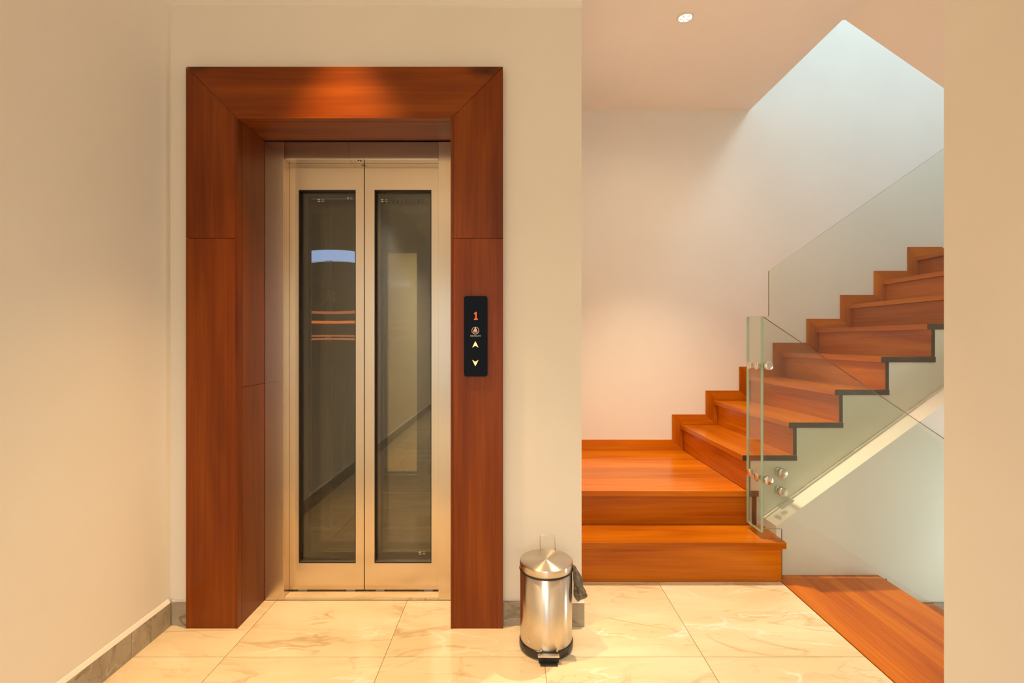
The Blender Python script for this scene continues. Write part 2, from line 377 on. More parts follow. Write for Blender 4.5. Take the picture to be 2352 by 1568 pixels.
# hall end behind the viewer, with a wide glazed door
bmb = BM()
prism(bmb, [(XL, 0), (-1.12, 0), (-1.12, 2.32), (1.12, 2.32), (1.12, 0), (XR, 0), (XR, 3.05), (XL, 3.05)], -6.05, -5.9, 'XZ')
struct('wall_rear', bmb, M['wall'])
# ceilings
bmc = BM()
box(bmc, XL - 0.15, 1.77, -6.05, 3.72, CZ, 3.2)
box(bmc, 1.77, 3.5, -6.05, 1.5, CZ, 3.2)
struct('ceiling', bmc, M['ceil'])
# stairwell
struct('wall_stair_back', box(BM(), 0.176, 3.5, YB, YB + 0.12, -2.2, 5.6), M['wall_stair'])
struct('wall_stair_right', box(BM(), 3.4, 3.52, 1.4, YB, -2.2, 5.6), M['wall_stair'])
bmf = BM(); box(bmf, XR + 0.13, 3.4, 1.4, 1.5, -2.2, CZ); box(bmf, 0.176, 3.4, 1.4, 1.5, 3.2, 5.6)
struct('wall_stair_front', bmf, M['wall_stair'])
struct('wall_upper_left', box(BM(), 0.076, 0.176, 1.4, YB, 3.2, 5.6), M['wall_stair'])
bmu = BM()
prism(bmu, [(1.36, -2.2), (3.4, -2.2), (3.4, 0.228 + 0.73 * (3.4 - 1.33)), (1.36, 0.228 + 0.73 * 0.03)], 2.56, 2.699, 'XZ')
struct('wall_under_stair', bmu, M['wall_stair'])
# baseboards: grey marble lengths
def skirt_run(name, parts, white):
    o = struct(name, parts[0], M['skirt'])
    for p in parts[1:]: obj('baseboard_tile', p, M['skirt'], o)
    obj('plaster_edge', white, M['wall'], o)
    return o
l = []
for (a, b) in ((1.885, 2.1005), (0.685, 1.8835), (-0.515, 0.6835), (-1.715, -0.5165), (-5.89, -1.7165)):
    l.append(box(BM(), XL + 0.0005, XL + 0.012, a, b, 0.0003, 0.099, 0.001))
skirt_run('baseboard_left', l, prism(BM(), [(XL + 0.0005, 0.099), (XL + 0.012, 0.099), (XL + 0.004, 0.112), (XL + 0.0005, 0.114)], -5.89, 2.1, 'XZ'))
l = [box(BM(), XL + 0.013, -1.366, 2.102, YW - 0.0005, 0.0003, 0.099, 0.001)]
skirt_run('baseboard_front_left', l, box(BM(), XL + 0.013, -1.366, 2.106, YW - 0.0005, 0.099, 0.104))
l = [box(BM(), -0.035, 0.13, 2.102, YW - 0.0005, 0.0003, 0.099, 0.001), box(BM(), 0.1315, 0.3045, 2.094, YW - 0.0005, 0.0003, 0.099, 0.001), box(BM(), 0.2965, 0.3045, YW, 2.4, 0.0003, 0.099, 0.001)]
skirt_run('baseboard_front_right', l, prism(BM(), [(2.094, 0.099), (YW - 0.0005, 0.099), (YW - 0.0005, 0.13), (2.11, 0.118)], 0.1315, 0.303, 'YZ'))
# slim cornice at the top of the lift wall
bmt = BM(); prism(bmt, [(YW, 2.618), (2.105, 2.622), (2.100, 2.634), (2.09, 2.640), (2.085, 2.66), (YW, 2.66)], XL, 0.296, 'YZ')
struct('trim_1', bmt, M['wall'])

# ------------------------------------------------------------------ flight above, seen from below
up = thing('upper_stair_flight', 'sloping pale soffit of the flight above, at the upper right corner', 'stair flight', (2.5, 2.08, 1.9))
pts = [(1.7702, 2.922), (1.787, 2.922), (3.398, 2.921 - 0.692 * (3.398 - 1.787)), (3.398, 2.921 - 0.692 * (3.398 - 1.787) + 0.24), (1.92, 3.07), (1.7702, 3.07)]
obj('soffit_slab', prism(BM(), pts, 1.502, 2.667, 'XZ'), M['ceil'], up)

# ------------------------------------------------------------------ the main staircase
ST = thing('staircase', 'polished red-brown wooden staircase climbing right along the back wall', 'staircase', (1.6, 3.1, 0))
def nos(k): return 1.247 + 0.25 * (k - 3)
def ris(k): return 1.273 + 0.25 * (k - 3)
def hz(k): return {0: 0.0, 1: 0.204, 2: 0.392}.get(k, 0.585 + 0.1775 * (k - 3))
def endmat(bm, mats_front=1, ymax=None):
    bm.normal_update()
    for f in bm.faces:
        if f.normal.y < -0.9: f.material_index = mats_front
    return bm
X0 = 0.2975
# bottom step
obj('riser', box(BM(), X0, 1.348, 2.489, 2.509, 0.0005, 0.172, 0.0012), M['stairX'], ST)
obj('tread', box(BM(), X0, 1.36, 2.464, 2.737, 0.172, 0.204, 0.003), M['stairX'], ST)
obj('end_panel', box(BM(), 1.328, 1.348, 2.5095, 2.72, 0.0005, 0.172, 0.001), M['stairY'], ST)
obj('step_core', box(BM(), X0, 1.326, 2.51, 3.69, 0.0005, 0.171), M['wall'], ST)
# second riser and the landing, in boards
obj('riser', box(BM(), X0, 1.30, 2.717, 2.737, 0.2045, 0.361, 0.001), M['stairX'], ST)
ye = [2.692, 2.94, 3.19, 3.43, 3.698]
for a, b in zip(ye, ye[1:]):
    obj('landing_board', box(BM(), X0, 1.272, a, b - 0.0006, 0.361, 0.392, 0.0022 if a < 2.7 else 0.0006), M['stairX'], ST)
obj('landing_end', box(BM(), 1.2725, 1.335, 2.692, 2.94, 0.361, 0.391, 0.001), M['end'], ST)
obj('riser_end', box(BM(), 1.3005, 1.327, 2.70, 2.737, 0.2045, 0.361, 0.001), M['end'], ST)
obj('step_core', box(BM(), X0, 1.326, 2.738, 3.69, 0.2, 0.36), M['wall'], ST)
# flight along the back wall
NT = 10
for k in range(3, NT + 1):
    obj('riser', endmat(box(BM(), ris(k), ris(k) + 0.02, 2.697, 3.687, hz(k - 1) + 0.0005, hz(k) - 0.0305, 0.001)), [M['stairY'], M['end']], ST)
    obj('tread', endmat(box(BM(), nos(k), ris(k + 1) + 0.02, 2.692, 3.687, hz(k) - 0.03, hz(k), 0.0022)), [M['stairY'], M['end']], ST)
pts = [(ris(3) + 0.021, -2.0), (ris(3) + 0.021, hz(3) - 0.031)]
for k in range(4, NT + 2):
    pts += [(ris(k) + 0.021, hz(k - 1) - 0.031), (ris(k) + 0.021, hz(k) - 0.031)] if k <= NT else [(ris(k) + 0.02, hz(k - 1) - 0.031)]
pts += [(ris(NT + 1) + 0.02, hz(NT) - 0.45), (ris(3) + 0.40, -2.0)]
pts = [(x, z) for x, z in pts if True]
bms = BM()
prism(bms, pts, 2.7005, 3.69, 'XZ')
bmesh.ops.triangulate(bms, faces=[f for f in bms.faces if len(f.verts) > 4])
obj('plastered_stringer', bms, M['wall_stair'], ST)
# wall string, mitred at every corner
def xl(k): return 1.188 + 0.25 * (k - 3)
def top(k): return hz(k) + (0.08 if k == 2 else 0.0735)
obj('wall_string', prism(BM(), [(X0, hz(2) + 0.0005), (ris(3), hz(2) + 0.0005), (xl(3) - 0.0006, top(2)), (X0, top(2))], 3.688, 3.6995, 'XZ', bev=0.001), M['stairX'], ST)
for k in range(3, NT + 1):
    e = 0.0006
    obj('wall_string', prism(BM(), [(xl(k), top(k - 1) + e), (ris(k), hz(k - 1) + e), (ris(k), hz(k) - e), (xl(k), top(k) - e)], 3.688, 3.6995, 'XZ', bev=0.001), M['stairZ'], ST)
    obj('wall_string', prism(BM(), [(xl(k), top(k)), (ris(k), hz(k)), (ris(k + 1), hz(k)), (xl(k + 1) - e, top(k))], 3.688, 3.6995, 'XZ', bev=0.001), M['stairX'], ST)

# ------------------------------------------------------------------ flight going down
DN = thing('descending_staircase', 'wooden plank landing and steps going down at the lower right', 'staircase', (1.7, 2.05, -0.3))
obj('plank', box(BM(), 1.3495, 1.5795, 1.502, 2.559, -0.03, 0.0, 0.0012), M['stairY'], DN)
obj('plank', box(BM(), 1.5805, 1.884, 1.502, 2.559, -0.03, 0.0, 0.0015), M['stairY'], DN)
obj('riser', box(BM(), 1.84, 1.86, 1.502, 2.559, -0.14, -0.0305), M['stairY'], DN)
obj('tread', box(BM(), 1.855, 2.155, 1.502, 2.559, -0.17, -0.1405, 0.002), M['stairY'], DN)
for k in range(1, 5):
    obj('riser', box(BM(), 1.855 + 0.26 * k, 1.875 + 0.26 * k, 1.502, 2.559, -0.17 - 0.178 * k + 0.03, -0.171 - 0.178 * (k - 1)), M['stairY'], DN)
    obj('tread', box(BM(), 1.855 + 0.26 * k + 0.005, 2.155 + 0.26 * k, 1.502, 2.559, -0.17 - 0.178 * k, -0.141 - 0.178 * k, 0.002), M['stairY'], DN)
obj('landing_core', box(BM(), 1.3495, 1.838, 1.502, 2.559, -0.9, -0.0305), M['wall_stair'], DN)
obj('side_skirting', prism(BM(), [(2.157, -0.30), (2.157, -0.139), (2.45, -0.142), (3.39, -0.78), (3.39, -0.95)], 2.545, 2.5595, 'XZ'), M['skirt'], DN)

# ------------------------------------------------------------------ glass guards
def sheet(name, pts, a0, a1, plane, parent):
    bm = BM(); prism(bm, pts, a0, a1, plane, 0, 1)
    bm.normal_update()
    for f in bm.faces:
        if f.material_index == 1 and f.normal.z < -0.5 and a0 != 1.257 and (a0 > 2.6 or f.calc_center_median().z < 0.1): f.material_index = 0
        elif f.material_index == 1 and (f.normal.z > 0.3 or a0 > 2.6): f.material_index = 2
    return obj(name, bm, [M['glass'], M['edge'], M['edge_dark']], parent)
GA = thing('glass_panel', 'narrow clear glass guard standing across the end of the wooden landing', 'glass guard', (1.263, 2.59, 0.24))
sheet('glass_sheet', [(2.515, 0.236), (2.667, 0.236), (2.667, 1.331), (2.515, 1.327)], 1.257, 1.269, 'YZ', GA)
for (y, z) in ((2.548, 1.076), (2.63, 1.074), (2.548, 0.505), (2.63, 0.508)):
    bm = BM(); disc_cyl(bm, (0, y, z), 'X', 0.0215, 1.2485, 1.2565, 32); disc_cyl(bm, (0, y, z), 'X', 0.014, 1.2695, 1.285, 24)
    obj('clamp_disc', bm, M['chrome'], GA)
GB = thing('glass_panel', 'clear glass guard with top edge sloping down rightward beside descending steps', 'glass guard', (1.8, 2.521, 0.0))
zt = 1.326
sheet('glass_sheet', [(1.2705, zt), (2.6, zt - 0.673 * 1.33), (2.6, -0.48), (2.18, -0.135), (1.90, -0.130), (1.895, 0.0006), (1.366, 0.0006), (1.366, 0.252), (1.2705, 0.252)][::-1], 2.515, 2.527, 'XZ', GB)
for z in (1.078, 0.503):
    bm = BM(); disc_cyl(bm, (1.288, 0, z), 'Y', 0.0215, 2.49, 2.5145, 32); disc_cyl(bm, (1.288, 0, z), 'Y', 0.012, 2.5275, 2.533, 24)
    obj('clamp_disc', bm, M['chrome'], GB)
GC = thing('glass_panel', 'tall clear glass guard rising rightward along the open side of the stairs', 'glass guard', (2.0, 2.675, 0.24))
def cb(x): return 0.240 + 0.73 * (x - 1.33)
sheet('glass_sheet', [(1.2715, 0.240), (1.33, 0.240), (2.55, cb(2.55)), (2.55, 1.579 + 0.699 * 1.17), (1.38, 1.579), (1.38, 1.337), (1.2715, 1.333)], 2.669, 2.681, 'XZ', GC)
for z in (0.496, 0.396):
    bm = BM(); disc_cyl(bm, (1.445, 0, z), 'Y', 0.0255, 2.645, 2.668, 32, 0.004); disc_cyl(bm, (1.445, 0, z), 'Y', 0.024, 2.6815, 2.6995, 32)
    obj('standoff', bm, M['satin'], GC)
for k in range(5, 11, 2):
    for dz in (0.0, 0.10):
        x = nos(k) + 0.20; bm = BM(); z = hz(k) - 0.12 - dz
        disc_cyl(bm, (x, 0, z), 'Y', 0.0255, 2.645, 2.668, 32, 0.004); disc_cyl(bm, (x, 0, z), 'Y', 0.024, 2.6815, 2.6995, 32)
        if x * 1143 / 2.65 + 1176 > 2180: obj('standoff', bm, M['satin'], GC)
        else: bm.free()

# ------------------------------------------------------------------ wooden lift surround
FR = thing('lift_surround', 'broad mitred red-brown wood surround framing the lift entrance', 'door surround', (-0.70, 2.10, 0))
xa, xb, xc, xd = -1.3637, -1.147, -0.2567, -0.038
zT, zH = 2.349, 2.132
y0, y1 = 2.081, YW - 0.0035
bd = 0.011   # bead width on the opening edge
zj = 1.6315; e = 0.0009
obj('backing', prism(BM(), [(xa + 0.002, 0.001), (xb - 0.002, 0.001), (xb - 0.002, zH + 0.002), (xc + 0.002, zH + 0.002), (xc + 0.002, 0.001), (xd - 0.002, 0.001), (xd - 0.002, zT - 0.002), (xa + 0.002, zT - 0.002)], y1 + 0.0003, YW - 0.0003, 'XZ'), M['pit'], FR)
obj('head_board', prism(BM(), [(xa + 0.001, zT), (xd - 0.001, zT), (xc + bd + 0.0002, zH + bd), (xb - bd - 0.0002, zH + bd)], y0, y1, 'XZ', bev=0.0012), M['frameK'], FR)
obj('jamb_board', prism(BM(), [(xa, zT - 0.0014), (xb - bd, zH + bd - 0.0014), (xb - bd, zj + e), (xa, zj + e)], y0, y1, 'XZ', bev=0.0012), M['frameZ'], FR)
obj('jamb_board', prism(BM(), [(xa, zj - e), (xb - bd, zj - e), (xb - bd, 0.0005), (xa, 0.0005)], y0, y1, 'XZ', bev=0.0012), M['frameZ'], FR)
obj('jamb_board', prism(BM(), [(xd, zT - 0.0014), (xc + bd, zH + bd - 0.0014), (xc + bd, zj + e), (xd, zj + e)], y0, y1, 'XZ', bev=0.0012), M['frameZ'], FR)
obj('jamb_board', prism(BM(), [(xd, zj - e), (xc + bd, zj - e), (xc + bd, 0.0005), (xd, 0.0005)], y0, y1, 'XZ', bev=0.0012), M['frameZ'], FR)
obj('edge_bead', box(BM(), xb - bd + 0.0006, xb, y0 - 0.001, y1, 0.0005, zH + bd - 0.006, 0.001), M['frameZ'], FR)
obj('edge_bead', box(BM(), xc, xc + bd - 0.0006, y0 - 0.001, y1, 0.0005, zH + bd - 0.006, 0.001), M['frameZ'], FR)
obj('edge_bead', box(BM(), xb - bd + 0.001, xc + bd - 0.001, y0 - 0.001, y1, zH, zH + bd - 0.0008, 0.001), M['frameX'], FR)
# linings of the reveal
yr = 2.3085
obj('reveal_board', box(BM(), xb - 0.0095, xb, YW, yr, 0.0005, 1.005, 0.0008), M['frameZ'], FR)
obj('reveal_board', box(BM(), xb - 0.0095, xb, YW, yr, 1.0065, zH - 0.001, 0.0008), M['frameZ'], FR)
obj('reveal_board', box(BM(), xc, xc + 0.0095, YW, yr, 0.0005, zH - 0.001, 0.0008), M['frameZ'], FR)
obj('soffit_board', box(BM(), xb, xc, YW, yr, zH - 0.0005, zH + 0.0095, 0.0008), M['frameX'], FR)

# ------------------------------------------------------------------ steel lift frame
SF = thing('steel_door_frame', 'brushed steel frame set back inside the wooden lift surround', 'door frame', (-0.70, 2.33, 0))
jl, jr = -1.0586, -0.3414
ys, yd = 2.309, 2.367
obj('jamb', box(BM(), xb + 0.0005, jl, ys, yd, 0.0005, 2.126, 0.0012), M['steel'], SF)
obj('jamb', box(BM(), jr, xc - 0.0005, ys, yd, 0.0005, 2.126, 0.0012), M['steel'], SF)
obj('header', box(BM(), jl + 0.0008, -0.758, ys + 0.002, yd, 2.0464, 2.126, 0.0012), M['steel_h'], SF)
obj('header', box(BM(), -0.7572, jr - 0.0008, ys + 0.002, yd, 2.0464, 2.126, 0.0012), M['steel_h'], SF)
obj('header_lip', box(BM(), jl + 0.0008, jr - 0.0008, ys - 0.001, ys + 0.002, 2.0440, 2.0500, 0.0006), M['chrome'], SF)
bm = BM(); disc_cyl(bm, (-0.715, 2.337, 2.0), 'Z', 0.0085, 0.0405, 0.0462, 24, 0.001)
lk = obj('keyhole_lock', bm, M['chrome'], SF)
obj('key_slot', box(BM(), -0.7165, -0.7135, 2.333, 2.341, 2.0400, 2.0404), M['black'], lk)
obj('sill_edge', box(BM(), jl + 0.0008, jr - 0.0008, 2.3095, 2.3125, 0.0005, 0.0095), M['sill'], SF)
SI = obj('door_sill', box(BM(), jl + 0.0008, jr - 0.0008, 2.313, 2.366, 0.0005, 0.012, 0.001), M['sill'])
tag(SI, 'thin cream marble strip on the floor under the lift doors', 'door sill')

# ------------------------------------------------------------------ lift door leaves
def leaf(y, x0, x1, w0, w1, label, cat='door', depth=0.042, marks=None, part_of=None, name='lift_door'):
    z0, z1, wz0, wz1 = 0.020, 2.12, 0.1455, 1.921
    if part_of is None: t = thing(name, label, cat, ((x0 + x1) / 2, y + depth / 2, z0))
    else: t = part_of
    ya, yb = y, y + depth
    bm = BM()
    # one frame with a window cut in it
    outer = [(x0, z0), (x1, z0), (x1, z1), (x0, z1)]; inner = [(w0, wz0), (w1, wz0), (w1, wz1), (w0, wz1)]
    vs = []
    for yy in (ya, yb):
        vs.append([[bm.verts.new((p[0], yy, p[1])) for p in ring] for ring in (outer, inner)])
    for s in range(4):
        n = (s + 1) % 4
        for q in (0, 1):
            bm.faces.new((vs[q][0][s], vs[q][0][n], vs[q][1][n], vs[q][1][s]))
        bm.faces.new((vs[0][0][s], vs[0][0][n], vs[1][0][n], vs[1][0][s]))
        bm.faces.new((vs[0][1][s], vs[0][1][n], vs[1][1][n], vs[1][1][s]))
    bmesh.ops.recalc_face_normals(bm, faces=bm.faces)
    fr = obj('leaf_frame' if part_of is None else 'car_door', bm, M['steel'], t)
    host = t if part_of is None else fr
    bm = BM(); s = 0.004
    box(bm, w0 + 0.0003, w0 + s, ya + 0.002, ya + 0.030, wz0 + s, wz1 - s); box(bm, w1 - s, w1 - 0.0003, ya + 0.002, ya + 0.030, wz0 + s, wz1 - s)
    box(bm, w0 + 0.0003, w1 - 0.0003, ya + 0.002, ya + 0.030, wz1 - s, wz1 - 0.0003); box(bm, w0 + 0.0003, w1 - 0.0003, ya + 0.002, ya + 0.008, wz0 + 0.0003, wz0 + s)
    obj('gasket', bm, M['gasket'], host)
    bm = BM(); box(bm, w0 + s, w1 - s, ya + 0.008, ya + 0.030, wz0 + 0.0005, wz0 + 0.006, 0.0008); obj('glazing_bead', bm, M['satin'], host)
    gp = obj('glass_pane', box(BM(), w0 + s + 0.0004, w1 - s - 0.0004, ya + 0.022, ya + 0.028, wz0 + 0.0065, wz1 - s - 0.0005), M['doorglass'], host)
    return t, gp, host
L1, gp1, h1 = leaf(2.3685, -1.075, -0.7045, -1.0151, -0.7437, 'left brushed steel lift door leaf, tall window showing blue light streak')
L2, gp2, h2 = leaf(2.3685, -0.7005, -0.325, -0.6547, -0.3833, 'right brushed steel lift door leaf, beside the call panel')
obj('meeting_strip', box(BM(), -0.7043, -0.7030, 2.373, 2.408, 0.02, 2.12), M['gasket'], L1)
for (t, xs) in ((L1, (-1.020, -0.790)), (L2, (-0.650, -0.42))):
    for x in xs: obj('guide_shoe', box(BM(), x, x + 0.043, 2.372, 2.386, 0.006, 0.0195), M['shoe'], t)
# small etched approval marks on the panes
def marks(t, cx, cz, s, y, flip=False):
    bm = BM()
    for (a, b, z) in ((-30, -6, 10), (-27, -9, 6), (-30, -4, -10), (6, 26, 9), (12, 28, -6), (10, 24, -9)):
        box(bm, cx + a * s, cx + b * s, y - 0.0006, y, cz + z * s, cz + (z + 3.2) * s)
    zz = -1 if flip else 1
    tri = [(-24, -7 * zz), (-11, -7 * zz), (-17.5, 4 * zz)]
    prism(bm, [(cx + p[0] * s, cz + p[1] * s) for p in (tri if zz > 0 else tri[::-1])], y - 0.0006, y, 'XZ')
    for (a, b, c, d) in ((4, 10, 3, 4), (4, 10, -5, -4), (4, 5, -5, 4), (9, 10, -5, 4)):
        box(bm, cx + a * s, cx + b * s, y - 0.0006, y, cz + c * s, cz + d * s)
    obj('etched_mark', bm, M['print'], t)
marks(L1, -0.917, 1.876, 0.00058, 2.390); marks(L1, -0.779, 1.887, 0.00045, 2.390)
marks(L2, -0.613, 1.876, 0.00058, 2.390); marks(L2, -0.432, 0.184, 0.00058, 2.390, True)

# ------------------------------------------------------------------ lift car
CA = thing('lift_car', 'dim lift car with mirrored back wall and glowing light streaks behind the glass doors', 'lift car', (-1.0, 3.1, 0))
cx0, cx1, cy0, cy1 = -1.60, -0.12, 2.56, 3.21
leaf(2.478, -1.09, -0.7040, -1.0151, -0.7437, '', part_of=CA)
leaf(2.478, -0.7010, -0.31, -0.6547, -0.3833, '', part_of=CA)
obj('car_front', prism(BM(), [(-1.60, 0), (-1.092, 0), (-1.092, 2.2), (-1.60, 2.2)], 2.49, 2.53, 'XZ'), M['steel_dark'], CA)
obj('car_front', box(BM(), -0.308, -0.12, 2.49, 2.53, 0, 2.2), M['steel_dark'], CA)
obj('car_floor', box(BM(), cx0, cx1, 2.532, cy1, -0.03, 0.002), M['tile'], CA)
obj('car_ceiling', box(BM(), cx0, cx1, 2.532, cy1, 2.2, 2.24), M['steel_dark'], CA)
obj('car_side', box(BM(), cx0 - 0.02, cx0, 2.49, cy1, 0, 2.2), M['steel_dark'], CA)
obj('car_side', box(BM(), cx1, cx1 + 0.02, 2.49, cy1, 0, 2.2), M['steel_dark'], CA)
px = [cx0, -1.205, -1.165, -0.32, cx1]
for i, (a, b) in enumerate(zip(px, px[1:])):
    obj('car_back_panel', box(BM(), a + 0.001, b - 0.001, cy1 - (0.006 if i == 1 else 0.0), cy1 + 0.03, 0.002, 2.2, 0.001), M['satin'] if i == 1 else M['mirror'], CA)
bm = BM()
for q in range(16):
    x = -0.99 + 0.027 * q
    prism(bm, [(x, 2.09), (x + 0.012, 2.09), (x + 0.022, 2.12), (x + 0.010, 2.12)], cy1 - 0.004, cy1 - 0.001, 'XZ')
vt = obj('ventilation_slots', bm, M['gasket'], CA); vt['kind'] = 'stuff'
def strip(z, hgt, mat, sag):  # streaks of light modelled as glowing bars, not real lamps
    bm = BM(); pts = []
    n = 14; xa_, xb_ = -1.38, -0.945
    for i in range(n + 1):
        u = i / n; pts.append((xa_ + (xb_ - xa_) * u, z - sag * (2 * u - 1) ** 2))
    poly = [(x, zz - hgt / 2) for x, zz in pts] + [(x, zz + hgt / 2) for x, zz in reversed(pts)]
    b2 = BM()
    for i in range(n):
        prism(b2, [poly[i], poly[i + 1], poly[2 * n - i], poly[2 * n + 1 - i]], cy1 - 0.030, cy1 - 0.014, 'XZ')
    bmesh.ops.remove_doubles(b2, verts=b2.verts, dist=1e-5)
    o = obj('light_streak', b2, mat, CA); return o
k = cy1 / 1143
o = strip(1.2 + 197 * k, 0.066, M['blue'], 0.020); o['label'] = 'blue light streak built as a glowing bar'
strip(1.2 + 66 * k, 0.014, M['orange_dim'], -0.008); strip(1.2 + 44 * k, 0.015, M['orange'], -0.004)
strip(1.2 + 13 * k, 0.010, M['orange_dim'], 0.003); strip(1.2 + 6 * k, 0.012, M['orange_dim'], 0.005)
# wall keypad and handset inside the car
obj('car_control_panel', box(BM(), -1.145, -1.085, cy1 - 0.03, cy1 - 0.003, 0.36, 0.98, 0.004), M['black'], CA)
obj('car_camera', prism(BM(), [(-1.235, 1.56), (-1.165, 1.53), (-1.165, 1.46), (-1.20, 1.43), (-1.235, 1.45)], cy1 - 0.08, cy1 - 0.013, 'XZ', bev=0.006), M['smoke'], CA)

# ------------------------------------------------------------------ call panel
CP = thing('call_panel', 'glossy black lift call panel with red floor number and two lit arrows', 'call panel', (-0.151, 2.078, 1.054))
yf = 2.0805
def rrect(x0, x1, z0, z1, r, n=8):
    out = []
    for (cx, cz, a0) in ((x1 - r, z0 + r, -90), (x1 - r, z1 - r, 0), (x0 + r, z1 - r, 90), (x0 + r, z0 + r, 180)):
        for i in range(n + 1):
            a = math.radians(a0 + 90 * i / n); out.append((cx + r * math.cos(a), cz + r * math.sin(a)))
    return out
pf = yf - 0.008
obj('faceplate', prism(BM(), rrect(-0.2003, -0.102, 1.0543, 1.3894, 0.0105), pf, yf - 0.0002, 'XZ'), M['panelblack'], CP)
S = 2.075 / 1143
def PX(x): return (x - 1176) * S
def PZ(y): return 1.2 - (y - 784) * S
bm = BM()
pat = [(1, 0), (0, 1), (1, 1), (1, 2), (1, 3), (1, 4), (1, 5), (0, 6), (1, 6), (2, 6)]
for (c, r) in pat:
    disc_cyl(bm, (PX(1090.4 + c * 2.9), 0, PZ(717.3 + r * 2.62)), 'Y', 0.0027, pf - 0.0006, pf - 0.0001, 12, 0.0001)
obj('floor_number', bm, M['digit'], CP)
cx, cz = PX(1092), PZ(759)
bm = BM()
for i in range(40):
    a0, a1 = 2 * math.pi * i / 40, 2 * math.pi * (i + 1) / 40; R0, R1 = 0.0135, 0.0155
    prism(bm, [(cx + R0 * math.cos(a0), cz + R0 * math.sin(a0)), (cx + R1 * math.cos(a0), cz + R1 * math.sin(a0)), (cx + R1 * math.cos(a1), cz + R1 * math.sin(a1)), (cx + R0 * math.cos(a1), cz + R0 * math.sin(a1))], pf - 0.0004, pf - 0.0001, 'XZ')
LG = obj('emblem', bm, M['print'], CP)
obj('emblem_sail', prism(BM(), [(cx - 0.0105, cz - 0.0045), (cx + 0.0090, cz - 0.0045), (cx + 0.0005, cz + 0.0155)], pf - 0.0007, pf - 0.00045, 'XZ'), M['pinkprint'], LG)
obj('emblem_base', prism(BM(), [(cx - 0.0165, cz - 0.0105), (cx - 0.012, cz - 0.0055), (cx + 0.0125, cz - 0.0050), (cx + 0.0085, cz - 0.0095), (cx - 0.009, cz - 0.0095)], pf - 0.0007, pf - 0.00045, 'XZ'), M['mauveprint'], LG)
def text(body, width, cx, cz, y, mat, parent, name):
    cu = bpy.data.curves.new('txt', 'FONT'); cu.body = body; cu.align_x = 'CENTER'; cu.align_y = 'CENTER'; cu.extrude = 0.0
    to = bpy.data.objects.new('txt', cu); C.objects.link(to)
    bpy.context.view_layer.update()
    me = bpy.data.meshes.new_from_object(to.evaluated_get(bpy.context.evaluated_depsgraph_get()))
    bpy.data.objects.remove(to); bpy.data.curves.remove(cu)
    bm = BM(); bm.from_mesh(me); bpy.data.meshes.remove(me)
    xs = [v.co.x for v in bm.verts]; zs = [v.co.y for v in bm.verts]
    s = width / (max(xs) - min(xs)); mx_ = (max(xs) + min(xs)) / 2; mz = (max(zs) + min(zs)) / 2
    sz = s * 1.35
    for v in bm.verts: v.co = Vector((cx + (v.co.x - mx_) * s, y, cz + (v.co.y - mz) * sz))
    r = bmesh.ops.extrude_face_region(bm, geom=list(bm.faces)); 
    for el in r['geom']:
        if isinstance(el, bmesh.types.BMVert): el.co.y += 0.0003
    bmesh.ops.recalc_face_normals(bm, faces=bm.faces)
    return obj(name, bm, mat, parent)
text('POSITIVE LIFTS', 0.0435, PX(1092.5), PZ(771.3), pf - 0.0005, M['print'], CP, 'lettering')
def arrow(yc, sgn):
    x, z = PX(1092), PZ(yc); h_, w_ = 0.0128, 0.0126
    def P(k): return [(x - w_ * k, z - sgn * h_ * k), (x, z - sgn * h_ * 0.42), (x + w_ * k, z - sgn * h_ * k), (x, z + sgn * h_ * k)]
    p = P(1.0); bm = BM(); prism(bm, p if sgn > 0 else p[::-1], pf - 0.0012, pf - 0.0001, 'XZ')
    bmesh.ops.triangulate(bm, faces=[f for f in bm.faces if len(f.verts) == 4])
    return obj('arrow_button', bm, M['arrow'], CP)
arrow(790.5, 1); arrow(833.5, -1)

# ------------------------------------------------------------------ pedal bin
BX, BY = 0.135, 1.969
BN = thing('pedal_bin', 'round brushed steel pedal bin on the floor against the wall', 'bin', (BX, BY, 0))
def lathe_obj(name, prof, mat, parent, n=96, **kw):
    bm = BM(); lathe(bm, prof, BX, BY, n, **kw); return obj(name, bm, mat, parent, (BX, BY, min(p[1] for p in prof)))
lathe_obj('base', [(0, 0.0005), (0.101, 0.0005), (0.1055, 0.004), (0.1065, 0.012), (0.1055, 0.030), (0.1035, 0.034), (0, 0.034)], M['smoke'], BN)
body = lathe_obj('body', [(0.1015, 0.0345), (0.1027, 0.037), (0.1027, 0.302), (0.098, 0.303), (0.098, 0.30), (0, 0.30)], M['bin'], BN)
lathe_obj('rim', [(0.0985, 0.3035), (0.1050, 0.3035), (0.1062, 0.306), (0.1050, 0.3095), (0.0985, 0.3095)], M['black'], BN)
lid = lathe_obj('lid', [(0.1035, 0.310), (0.1045, 0.311), (0.1045, 0.3335), (0.1036, 0.3365), (0.1012, 0.3382), (0.060, 0.3395), (0.0, 0.3400)], M['lid'], BN)
hw = 0.031; yh = BY + 0.083
loop = [(BX + 0.012 - hw, yh, 0.3375)]
for (sx, a0) in ((-1, 180), (1, 90)):
    for i in range(5):
        a = math.radians(a0 - 90 * i / 4); r = 0.006
        loop.append((BX + 0.012 + sx * (hw - r) + r * math.cos(a), yh + 0.004, 0.400 - r + r * math.sin(a)))
loop.append((BX + 0.012 + hw, yh, 0.3375))
bm = BM(); tube(bm, loop, 0.0023, 10); obj('handle', bm, M['chrome'], BN)
